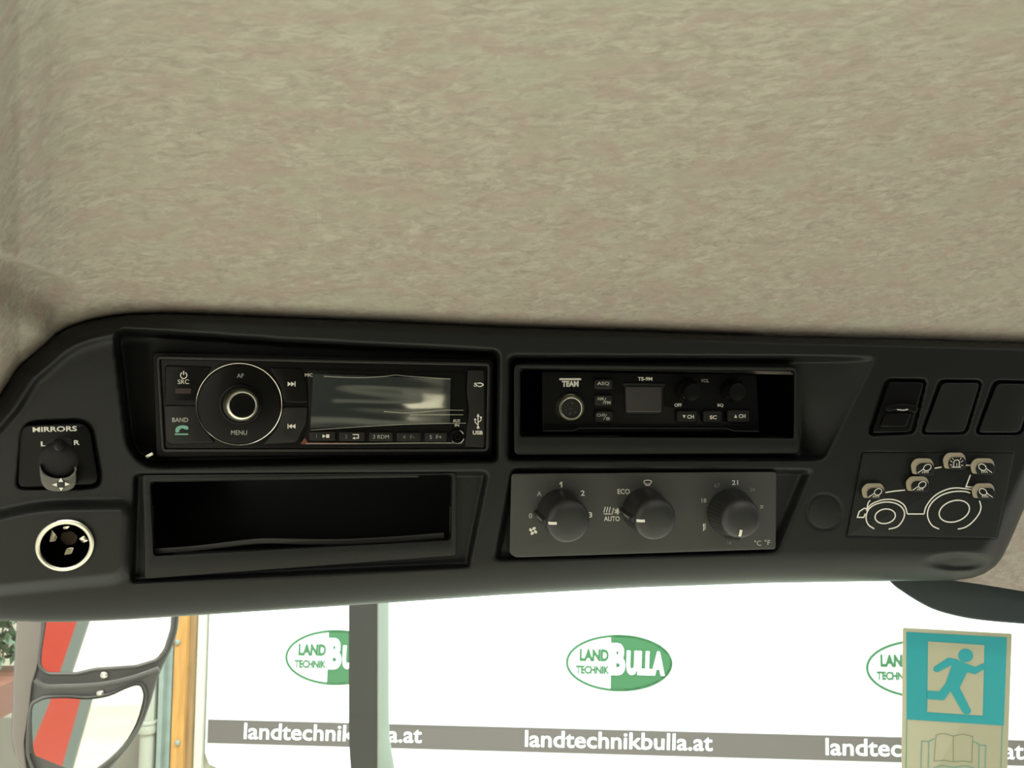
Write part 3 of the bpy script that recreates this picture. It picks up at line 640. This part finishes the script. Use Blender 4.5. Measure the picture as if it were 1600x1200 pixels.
# ------------------------------------------------------------------ work-light keypad
kp = thing('light_keypad', CON.pt(1440, 842, -.002), 'black lamp keypad with white tractor outline and six beige-edged keys', 'keypad')
nK = .0004
mb = MB(); mb.prism(inset(KPD, 1.5), -.0006, nK, .8); mb.build('membrane', M['plastic'], kp)
def k6(pts): return [(1240+x/4.4444, 680+y/4.4444) for x, y in pts]
def tractor(b):
    n = nK+E; W = 1.9
    b.line(k6([(638, 398), (700, 388), (775, 381)]), W, n); b.line(k6([(980, 230), (1028, 221)]), W, n); b.line(k6([(1197, 209), (1230, 209)]), W, n)
    b.line(k6([(1228, 275), (1197, 358), (1247, 361)]), W, n)
    b.line(k6(smooth_pts([(790, 547), (906, 547)], 1)), W, n)
    b.line(k6(smooth_pts([(906, 547), (922, 492), (975, 425), (1050, 382), (1130, 366), (1240, 378)], 6)), W, n)
    b.line(k6(smooth_pts([(1010, 652), (960, 625), (932, 570), (935, 515), (968, 460), (1030, 415), (1110, 392), (1190, 391), (1228, 403)], 6)), W, n)
    b.line(k6(smooth_pts([(1290, 455), (1301, 500), (1285, 550), (1240, 605), (1190, 640), (1140, 652)], 6)), W, n)
    b.line(k6(ell(1116, 528, 108, 72, -18, 48)), W, n, True)
    b.line(k6(smooth_pts([(533, 452), (518, 470), (511, 505)], 5)), W, n)
    b.line(k6(smooth_pts([(505, 525), (530, 488), (580, 460), (650, 445), (720, 455), (770, 490), (790, 547)], 6)), W, n)
    b.line(k6(smooth_pts([(560, 650), (520, 622), (503, 575), (518, 520), (565, 482), (640, 464), (710, 474), (755, 505), (770, 545), (758, 590), (720, 635), (660, 652)], 6)), W, n)
    b.line(k6(ell(636, 563, 71, 50, -10, 40)), W, n, True)
    b.line(k6([(512, 510), (490, 508), (456, 530), (443, 570), (487, 571), (497, 545)]), W, n)
legend(kp, 'white', tractor, 'tractor_outline')
def oct_(cx, cy, w_, h_): return rp([(cx-w_*.5, cy-h_*.12), (cx-w_*.30, cy-h_*.5), (cx+w_*.36, cy-h_*.5), (cx+w_*.5, cy-h_*.1), (cx+w_*.44, cy+h_*.5), (cx-w_*.42, cy+h_*.5)], [5, 7, 6, 5, 4, 4], 4)
def lamp_icon(b, cx, cy, n, left):
    s_ = 1 if left else -1
    b.line(ell(cx+4*s_, cy-1.5, 6.2, 4.6, -30*s_, 20), 1.1, n, True)
    b.line([(cx-1*s_, cy), (cx-11*s_, cy+7)], 1.1, n)
    for k in range(4): b.line([(cx+(k*2.4-2)*s_, cy+4-.2*k), (cx+(k*2.4-4.2+k*.6)*s_, cy+7.4)], .9, n)
def beacon_icon(b, cx, cy, n):
    b.line([(cx-7.5, cy+7.4), (cx+7.5, cy+7.4)], 1.2, n)
    b.line([(cx-4, cy+7), (cx-3.5, cy-1), (cx-1, cy-3.8), (cx+3, cy-3.8), (cx+5, cy-1), (cx+4.6, cy+7)], 1.1, n)
    for x, y, X_, Y_ in ((-6, 0, -9, -3), (-6, 4, -10, 4), (7, 0, 11, -3), (7, 4, 11, 5), (-4, -4, -6, -7), (6, -4, 8, -7)): b.line([(cx+x, cy+y), (cx+X_, cy+Y_)], .8, n)
    b.line([(cx+1, cy+6), (cx+1, cy+1)], .8, n)
for x0, y0, x1, y1, ic in ((1424, 717, 1462, 743, 'l'), (1474, 708, 1512, 734, 'b'), (1517, 717, 1557, 742, 'r'), (1416, 745, 1454, 769, 'l'), (1347, 756, 1385, 780, 'l'), (1519, 756, 1557, 780, 'r')):
    cx, cy, w_, h_ = (x0+x1)/2, (y0+y1)/2, x1-x0, y1-y0
    mb = MB(); mb.prism(oct_(cx-2, cy-1.5, w_-1, h_-1), nK-.001, .0040, 1.5); key = mb.build('key', M['tan'], kp)
    mb = MB(); mb.prism(oct_(cx+2.6, cy+3.0, w_-9, h_-7), .0038, .0047, .8); top = mb.build('key_cap', M['plastic'], key)
    if ic == 'b': legend(top, 'white', lambda b: beacon_icon(b, cx+1, cy+1.5, .0047+E), 'beacon_symbol')
    else: legend(top, 'white', lambda b: lamp_icon(b, cx+2, cy+2, .0047+E, ic == 'l'), 'lamp_symbol')

# ------------------------------------------------------------------ windscreen, visor trim and exit sign
mb = MB(); mb.cap([SCREEN.pt(x, y) for x, y in ((-700, 880), (2300, 880), (2300, 1900), (-700, 1900))])
gl = mb.build('window_1', M['glass'], None); tag(gl, 'clear windscreen pane below the console', 'window', kind='structure')
TRM = Plane(CAM+FW*.56, -FW+UP*.1)
ed = smooth_pts([(1360, 870), (1391, 909), (1411, 925), (1440, 943), (1467, 955), (1507, 965), (1547, 970.5), (1600, 975), (1700, 984), (1900, 1000)], 5)
mb = MB(); mb.prism(ed+[(1900, 860)], -.035, 0, 3, TRM); tr = mb.build('trim_1', M['trim'], None); tag(tr, 'dark slate roof trim curving below the right end of the console', 'trim', kind='structure')
def q4(pts): return [(1240+x/3.75, 880+y/3.75) for x, y in pts]
sg = thing('exit_sign', SCREEN.pt(1490, 1295, .004), 'pale green emergency exit sign with teal running figure and book', 'sign')
mb = MB(); mb.prism(rp(q4([(639, 377), (1279, 412), (1240, 1600), (628, 1575)]), 3), .002, .0045, .6, SCREEN); mb.build('plate', M['sign'], sg)
n1 = .0047
legend(sg, 'teal', lambda b: (b.fill(q4([(660, 402), (1250, 435), (1232, 952), (662, 915)]), n1, SCREEN)), 'teal_field')
legend(sg, 'sign', lambda b: (b.fill(q4([(788, 458), (1118, 480), (1108, 893), (783, 872)]), n1+.0002, SCREEN)), 'doorway')
FIG = rp(q4([(905, 553), (950, 560), (1000, 584), (1066, 608), (1114, 583), (1116, 622), (1065, 651), (1017, 638), (973, 728), (1042, 866), (1032, 884), (1005, 886), (988, 872), (920, 750), (880, 803), (783, 796), (783, 746), (852, 752), (890, 705), (928, 596), (842, 640), (820, 632), (819, 610)]), 2, 3)
legend(sg, 'teal', lambda b: (b.fill(FIG, n1+.0004, SCREEN), b.fill(q4(ell(1008, 541, 44, 40, 0, 28)), n1+.0004, SCREEN)), 'running_figure')
def book(b):
    W = 1.1
    for l in ([(835, 1006), (882, 998), (936, 1013), (937, 1165), (882, 1156), (823, 1160), (835, 1006)], [(936, 1013), (990, 1002), (1050, 1016), (1045, 1168), (990, 1160), (937, 1166)]): b.line(q4(l), W, n1, False, SCREEN)
legend(sg, 'olive', book, 'book_page_outline')
def book2(b):
    W = 1.5
    for l in ([(826, 1028), (792, 1044), (786, 1330)], [(1052, 1045), (1088, 1060), (1084, 1330)], [(790, 1047), (750, 1042), (742, 1330)], [(1090, 1068), (1128, 1068), (1118, 1330)], [(822, 1196), (880, 1186), (936, 1198), (1000, 1186), (1060, 1200)], [(742, 1330), (1118, 1340)], [(662, 915), (655, 1500)], [(1224, 955), (1205, 1510)]): b.line(q4(l), W, n1, False, SCREEN)
legend(sg, 'teal_line', book2, 'book_cover_outline')

# ------------------------------------------------------------------ exterior mirror on the left
MC = CAM+ray(155, 1030)*1.25
rd = (MC-CAM).normalized()
def aim(refl): return (Vector(refl).normalized()-rd).normalized()
MIR = Plane(MC, aim((-.30, -1, -.02)))
def refl_pt(P, n, px, py, yplane, off=0.0):
    p = P.pt(px, py, off); d = (p-CAM).normalized(); r = d-2*d.dot(n)*n; return p+r*((yplane-p.y)/r.y)
_q = refl_pt(MIR, MIR.n, 18, 1265, -.9); _p = MIR.pt(127, 1095)
MIR2 = Plane(_p, (_q-_p).normalized()-(_p-CAM).normalized())
em = thing('side_mirror', MIR.pt(100, 1240, -.03), 'two-part exterior side mirror in dark housing outside the windscreen', 'mirror')
HS = smooth_pts([(60, 780), (36, 850), (30, 930), (26, 975), (21, 1060), (18, 1150), (26, 1188), (40, 1215), (60, 1240), (100, 1252), (140, 1236), (174, 1199), (191, 1180), (208, 1158), (223, 1131), (235, 1099), (245, 1065), (255, 1040), (268, 1014), (276, 990), (280, 960), (281, 900), (270, 820), (240, 775)], 4)
mb = MB(); mb.prism(HS, -.09, -.004, 5, MIR); mb.build('housing', M['housing'], em)
mb = MB(); mb.prism(rp([(30, 930), (70, 930), (64, 1010), (58, 1045), (50, 1070), (46, 1110), (38, 1160), (44, 1215), (26, 1188), (19, 1150), (22, 1060), (27, 975)], 6), -.02, .002, 3, MIR); mb.build('side_cheek', M['housing_side'], em)
G1 = rp([(90, 830), (72, 973), (65, 1020), (64, 1040), (74, 1050), (119, 1050), (149, 1043), (212, 1039), (244, 1029), (256, 1014), (266, 982), (271, 900), (262, 835)], 6)
G2 = smooth_pts([(50, 1109), (60, 1097), (74, 1092), (106, 1091), (138, 1093), (170, 1088), (195, 1077), (215, 1071), (222, 1078), (223, 1094), (212, 1131), (191, 1165), (159, 1194), (130, 1212), (95, 1222), (62, 1210), (50, 1190), (46, 1168)], 3, True)
for gg, nm in ((G1, 'upper'), (G2, 'lower')):
    P_ = MIR if nm == 'upper' else MIR2
    mb = MB(); mb.ring(inset(gg, -6), gg, -.02, .004, 3, MIR); rim = mb.build('mirror_rim', M['housing'], em)
# glasses: flat above, slightly domed wide-angle below
mb = MB(); mb.cap([MIR.pt(x, y, .0015) for x, y in G1]); mb.build('mirror_glass', M['mirror'], em)
mb = MB(); c2 = MIR.pt(138, 1140, .002); base = [MIR.pt(x, y, .002) for x, y in G2]
nn2 = MIR2.n
def onp(p):
    d = (p-CAM); t = (c2-CAM).dot(nn2)/d.dot(nn2); return CAM+d*t
mb.cap([onp(p) for p in base]); mb.build('mirror_glass', M['mirror'], em)
mb = MB(); mb.tube([MIR.pt(x, y, .006) for x, y in smooth_pts([(55, 1063), (66, 1070), (80, 1073), (150, 1070), (200, 1061), (248, 1045)], 5)], .004); mb.build('divider', M['housing'], em)
mb = MB(); mb.tube([MIR.pt(160, 900, -.06), MIR.pt(150, 760, -.10), MIR.pt(240, 640, -.12)+Vector((.1, -.2, .02))], .012, 10); mb.build('arm', M['housing'], em)
for x, y in ((164, 1055), (158, 1083)):
    mb = MB(); mb.lathe(MIR.pt(x, y, -.003), MIR.n, [(.006, 0), (.006, .004), (.003, .006)], 16); mb.build('screw', M['chrome'], em)

# ------------------------------------------------------------------ exhaust stack in front of the bonnet
def P_at(x, y, d): return CAM+ray(x, y)*d
ex = thing('exhaust_stack', P_at(572, 1290, 1.85), 'tall dark square stack standing before the windscreen', 'stack')
ysr = [450, 1000, 1100, 1140, 1160, 1180, 1200, 1240, 1290]
l_ = [545, 545, 545, 545, 545.5, 546.5, 548, 551, 556]; m_ = [588.5, 588.5, 588.5, 588.5, 588.5, 588.5, 588.5, 589, 590]; r_ = [608, 608, 608, 608.5, 610, 613.5, 617, 625, 634]
zs = 1.8
mb = MB(); mb.loops([[P_at(a, y, zs), P_at(b, y, zs), P_at(b+4, y, zs+.10), P_at(a+6, y, zs+.10)] for a, b, y in zip(l_, m_, ysr)], cap0=True); mb.build('stack_body', M['stack'], ex)
mb = MB(); mb.loops([[P_at(a+.4, y, zs+.002), P_at(a+3, y, zs-.001), P_at(b-2, y, zs+.05), P_at(b, y, zs+.09), P_at(a+4, y, zs+.10)] for a, b, y in zip(m_, r_, ysr)], cap0=True); mb.build('lit_side', M['stack_lit'], ex)  # lit side of the stack, its brightness put into the colour

# ------------------------------------------------------------------ the hall outside
def wx(px, py): p = WALL.pt(px, py); return p
wd_ = Vector((1, -.072, 0)).normalized()                    # along the wall
def wpt(s, h, off=0): return Vector((0, 5, 0))+wd_*s+Vector((0, 0, h))+WALL.n*off
def wbox(mb, s0, s1, h0, h1, d0, d1):
    vs = [wpt(s, h, d) for s in (s0, s1) for h in (h0, h1) for d in (d0, d1)]
    mb.add(vs, [[0, 1, 3, 2], [4, 6, 7, 5], [0, 4, 5, 1], [2, 3, 7, 6], [0, 2, 6, 4], [1, 5, 7, 3]])
def sh_(px, py):
    p = WALL.pt(px, py)-Vector((0, 5, 0)); return p.dot(wd_), p.z
mb = MB(); wbox(mb, -6, 6, 0, 5, -.2, -.001); o = mb.build('wall_front', M['wall'], None); tag(o, 'cream hall wall behind the banner', 'wall', kind='structure')
mb = MB(); mb.box((-6, -6, -.1), (6, 5.6, 0)); o = mb.build('floor', M['floor'], None); tag(o, 'pale concrete hall floor', 'floor', kind='structure')
mb = MB(); mb.box((-6, -6.2, 0), (6, -6, 5)); o = mb.build('wall_back', M['wallw'], None); tag(o, 'white hall wall behind the tractor', 'wall', kind='structure')
s0, hb_ = sh_(323, 1198); s1 = sh_(1900, 1100)[0]; ht = sh_(800, 820)[1]
bn = thing('banner', wpt((s0+s1)/2, hb_, -.03), 'white wall banner with repeated green oval logos and grey web strip', 'banner')
mb = MB()
pts = [(s0+.10, hb_), (s1, hb_), (s1, ht), (s0, ht), (s0, hb_+.10), (s0+.03, hb_+.03)]
mb.loops([[wpt(s, h, d) for s, h in pts] for d in (.001, .03)], cap0=True); sheet = mb.build('sheet', M['banner'], bn)
_, st = sh_(967, 1137.5); _, sb_ = sh_(967, 1176)
mb = MB(); mb.cap([wpt(s, h, .032) for s, h in ((s0+.012, sb_), (s1, sb_), (s1, st), (s0+.012, st))]); mb.build('web_strip', M['bar'], bn, sharp=180)
# logo and web address, drawn once at the middle of the photo
def logo(b):                                                # green areas
    n = .032
    b.line(ell(967.5, 1036, 81.5, 42.5, 1, 72), 4.2, n, True, WALL)
    half = [(954.5, 993)]+[p for p in ell(967.5, 1036, 82, 43, 1, 60, -99, 99)]+[(955.5, 1079)]
    b.fill(half, n, WALL)
    b.text('LAND', 928.5, 1023.5, 19.5, 46, n+.002, 1, .06, WALL); b.text('TECHNIK', 926, 1046.5, 13.5, 53, n+.002, 1, .05, WALL)
def logo_w(b):
    n = .036
    b.text('B', 966, 1030, 50, 22, n, 1, .05, WALL); b.text('ULLA', 1009, 1036.5, 38, 60, n, 2, .06, WALL)
def web(b): b.text('landtechnikbulla.at', 967, 1157.3, 26, 293, .035, 1.3, .010, WALL)
lg_ = []
mb = MB(); logo(mb); a_ = mb.build('logo', M['logo_green'], bn, sharp=180)
mb = MB(); logo_w(mb); a2 = mb.build('logo_lettering', M['banner'], a_, sharp=180)
mb = MB(); web(mb); a3 = mb.build('web_address', M['banner'], bn, sharp=180)
sx = [sh_(385, 1140)[0], sh_(821, 1150)[0], sh_(1287, 1160)[0]]
for d in (sx[0]-sx[1], sx[2]-sx[1]):
    c = a_.copy(); C.objects.link(c); c.parent = bn; c.location = wd_*d
    c2_ = a2.copy(); C.objects.link(c2_); c2_.parent = c
    c3 = a3.copy(); C.objects.link(c3); c3.parent = bn; c3.location = wd_*d
# timber post, galvanised channel, pipe, panels left of the banner
def wall_item(name, m, x0, x1, d0, d1, label, cat, y0=930, y1=1400, kind=None):
    a0 = sh_(x0, 1080)[0]; a1 = sh_(x1, 1080)[0]; h1 = sh_(x0, y0)[1]; h0 = max(0.0, sh_(x0, y1)[1])
    mb = MB(); wbox(mb, a0, a1, h0, h1, d0, d1); o = mb.build(name, M[m], None); return tag(o, label, cat, kind=kind)
wall_item('banner_post', 'cream', 311, 323, .001, .045, 'cream painted upright at the left edge of the banner', 'post', 850)
tp_ = thing('timber_post', wpt(sh_(296, 1080)[0], 0, .05), 'orange varnished timber post left of the white banner', 'post')
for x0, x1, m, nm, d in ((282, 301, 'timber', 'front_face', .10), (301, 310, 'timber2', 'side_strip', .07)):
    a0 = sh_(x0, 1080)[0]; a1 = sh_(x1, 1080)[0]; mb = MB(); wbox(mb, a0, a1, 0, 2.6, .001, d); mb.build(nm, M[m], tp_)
ch = thing('steel_channel', wpt(sh_(272, 1080)[0], 0, .05), 'grey galvanised upright channel beside the timber post', 'channel')
for x0, x1, d in ((265, 272, .14), (272, 280, .10)):
    a0 = sh_(x0, 1080)[0]; a1 = sh_(x1, 1080)[0]; mb = MB(); wbox(mb, a0, a1, 0, 2.6, .001, d); mb.build('flange' if d > .12 else 'web', M['galv'], ch)
for y in (1003, 1160): 
    mb = MB(); mb.lathe(WALL.pt(278, y, .10), WALL.n, [(.016, 0), (.016, .012), (.008, .016)], 12); mb.build('bolt', M['galv'], ch)
pp = thing('drain_pipe', wpt(sh_(255, 1080)[0], 0, .08), 'beige vertical drain pipe with collar left of steel channel', 'pipe')
mb = MB(); c0 = wpt(sh_(247, 1080)[0], 0, .10); mb.lathe(c0, (0, 0, 1), [(.05, 0), (.05, 2.6)], 24, cap0=True); mb.build('pipe', M['pipe'], pp)
mb = MB(); hz = sh_(250, 1128)[1]; mb.lathe(c0, (0, 0, 1), [(.05, hz-.03), (.062, hz-.025), (.066, hz), (.062, hz+.03), (.068, hz+.034), (.068, hz+.045), (.05, hz+.05)], 24, cap1=False); mb.build('collar', M['pipe'], pp)
a0 = sh_(-60, 1150)[0]; a1 = sh_(238, 1150)[0]; h1 = sh_(150, 1125)[1]
mb = MB(); wbox(mb, a0, a1, 0, h1, .001, .02); o = mb.build('wall_panel', mat('taupe_panel', (.14, .12, .09), .7, var=(4, .08, 3)), None); tag(o, 'taupe lower wall panel behind the exterior mirror', 'panel')
# far left: plant, crate, warning board
pl = thing('bush', P_at(2, 1060, 3.4)-Vector((0, 0, .1)), 'small green bush behind the exterior mirror housing', 'plant')
leaf = MB(); stem = MB(); b0 = P_at(-10, 1052, 3.4)
for k in range(420):
    c_ = b0+Vector((random.gauss(0, .09), random.gauss(0, .07), random.uniform(.05, .36))); u = Vector((random.gauss(0, 1), random.gauss(0, 1), random.gauss(0, .6))).normalized(); v = u.orthogonal().normalized(); L_ = random.uniform(.02, .04)
    leaf.add([c_-u*L_, c_+v*L_*.4+u.cross(v)*.004, c_+u*L_, c_-v*L_*.4+u.cross(v)*.004], [[0, 1, 2, 3]])
leaf.build('foliage', M['leaf'], pl, sharp=180)
for k in range(5): stem.tube([b0+Vector((.01*k-.02, 0, .004)), b0+Vector((.03*k-.06, .02*k-.04, .3))], .004, 6)
stem.build('stem', M['timber2'], pl)
cr = P_at(-40, 1052, 3.3); c1 = P_at(27, 1096, 3.3)
hz1 = P_at(0, 1050, 3.4).z; hz0 = P_at(0, 1097, 3.4).z
o = thing('planter_box', (cr.x-.1, 3.4, 0), None, None)
mb = MB(); mb.box((cr.x-.3, 3.2, hz0), (c1.x, 3.6, hz1)); mb.build('box', M['brick'], o)
for lx in (cr.x-.28, cr.x-.1):
    mb = MB(); mb.box((lx, 3.36, 0), (lx+.05, 3.44, hz0)); mb.build('leg', M['brick'], o)
tag(o, 'brown-red planter box under the green bush', 'planter')
wb = thing('warning_board', Vector((cr.x, 3.3, P_at(0, 1150, 3.1).z)), 'white and red striped board below the planter box', 'board')
for y0, y1, m in ((1097, 1122, 'barrier_white'), (1122, 1150, 'barrier_red')):
    mb = MB(); mb.box((cr.x-.3, 3.04, P_at(0, y1, 3.1).z), (c1.x, 3.16, P_at(0, y0, 3.1).z)); mb.build('white_stripe' if 'white' in m else 'red_stripe', M[m], wb)

mb = MB(); mb.box((cr.x-.24, 3.08, 0), (cr.x-.20, 3.12, P_at(0, 1150, 3.1).z)); mb.box((cr.x-.24, 3.12, 0), (cr.x-.20, 3.2, .04)); mb.build('post', M['barrier_white'], wb)
# ------------------------------------------------------------------ what the mirrors and the display see behind the viewer
# red tractor mudguard and grey rail standing left behind the cab
def slab(pts, depth, name, m, parent):
    mb = MB(); mb.loops([[p+Vector((0, d, 0)) for p in pts] for d in (0, -depth)], cap0=True); return mb.build(name, M[m], parent)
yb = -.9
fd = thing('rear_mudguard', refl_pt(MIR, MIR.n, 90, 1060, yb), 'red painted tractor mudguard seen reflected in the side mirror', 'mudguard')
EDGE = [(150, 890), (121, 970), (94, 1050), (62, 1140), (18, 1265), (-30, 1400), (-70, 1510), (-110, 1620)]; LEFT = [(-195, 1620), (-150, 1510), (-61, 1320), (-34, 1265), (40, 1100), (60, 1045), (62, 890)]
slab([refl_pt(MIR, MIR.n, x, y, yb) for x, y in EDGE+LEFT], .02, 'guard', 'red', fd)
slab([refl_pt(MIR, MIR.n, x, y, yb) for x, y in EDGE+[(x+18, y) for x, y in EDGE[::-1]]], .02, 'guard_edge', 'rail', fd)
slab([refl_pt(MIR, MIR.n, x, y, yb) for x, y in LEFT+[(x-60, y) for x, y in LEFT[::-1]]], .02, 'inner_panel', 'rail', fd)
# added bulkhead behind the viewer, its hole shaped for the display's bright reflection
yk = -.55
bx = np.arange(-.30, 1.05, .006); bz = np.arange(1.60, 2.34, .006)
BXg, BZg = np.meshgrid(bx, bz)
op = np.zeros(BXg.shape, bool)
def bk_poly(qd): return [refl_pt(CON, NC, x, y, yk) for x, y in qd]
op |= sd_poly(BXg, BZg, [(p.x, p.z) for p in bk_poly([(630, 622), (694, 611), (698, 650), (630, 650)])]) < 0
P3 = np.stack([BXg, np.full(BXg.shape, yk), BZg], -1)
kq = ~(op[:-1, :-1] & op[1:, 1:])
bk = grid_mesh('reflection_blocker', P3, kq, M['blocker'], (.2, yk, 1.7)); bk.location = (.2, yk, 1.7); tag(bk, 'added dark sheet behind the viewer with one opening mirrored in the display', 'wall', kind='structure')
streak_mat = mat('grey_streak_strip', (.12, .117, .10), .7)  # pale strips added so the display shows grey reflected streaks
for k, qd in enumerate(([(520, 620), (610, 608), (690, 597), (690, 605), (610, 618), (520, 629)], [(480, 653), (560, 649), (700, 655), (700, 664), (560, 670), (480, 670)])):
    mb = MB(); q_ = bk_poly(qd); mb.loops([[p+Vector((0, d, 0)) for p in q_] for d in (.001, .012)], cap0=True); o = mb.build('trim_%d' % (k+2), streak_mat, None); tag(o, ('added pale slanting strip that makes a reflected streak in the display', 'added pale low strip that makes a reflected band in the display')[k], 'trim', kind='structure')
mb = MB(); mb.box((.56, -.55, 1.9), (.60, .44, 2.30)); o = mb.build('shade_panel_right', M['blocker'], None); tag(o, 'added dark panel out of view that shades the right side', 'wall', kind='structure')  # unseen panel added to block light from the right
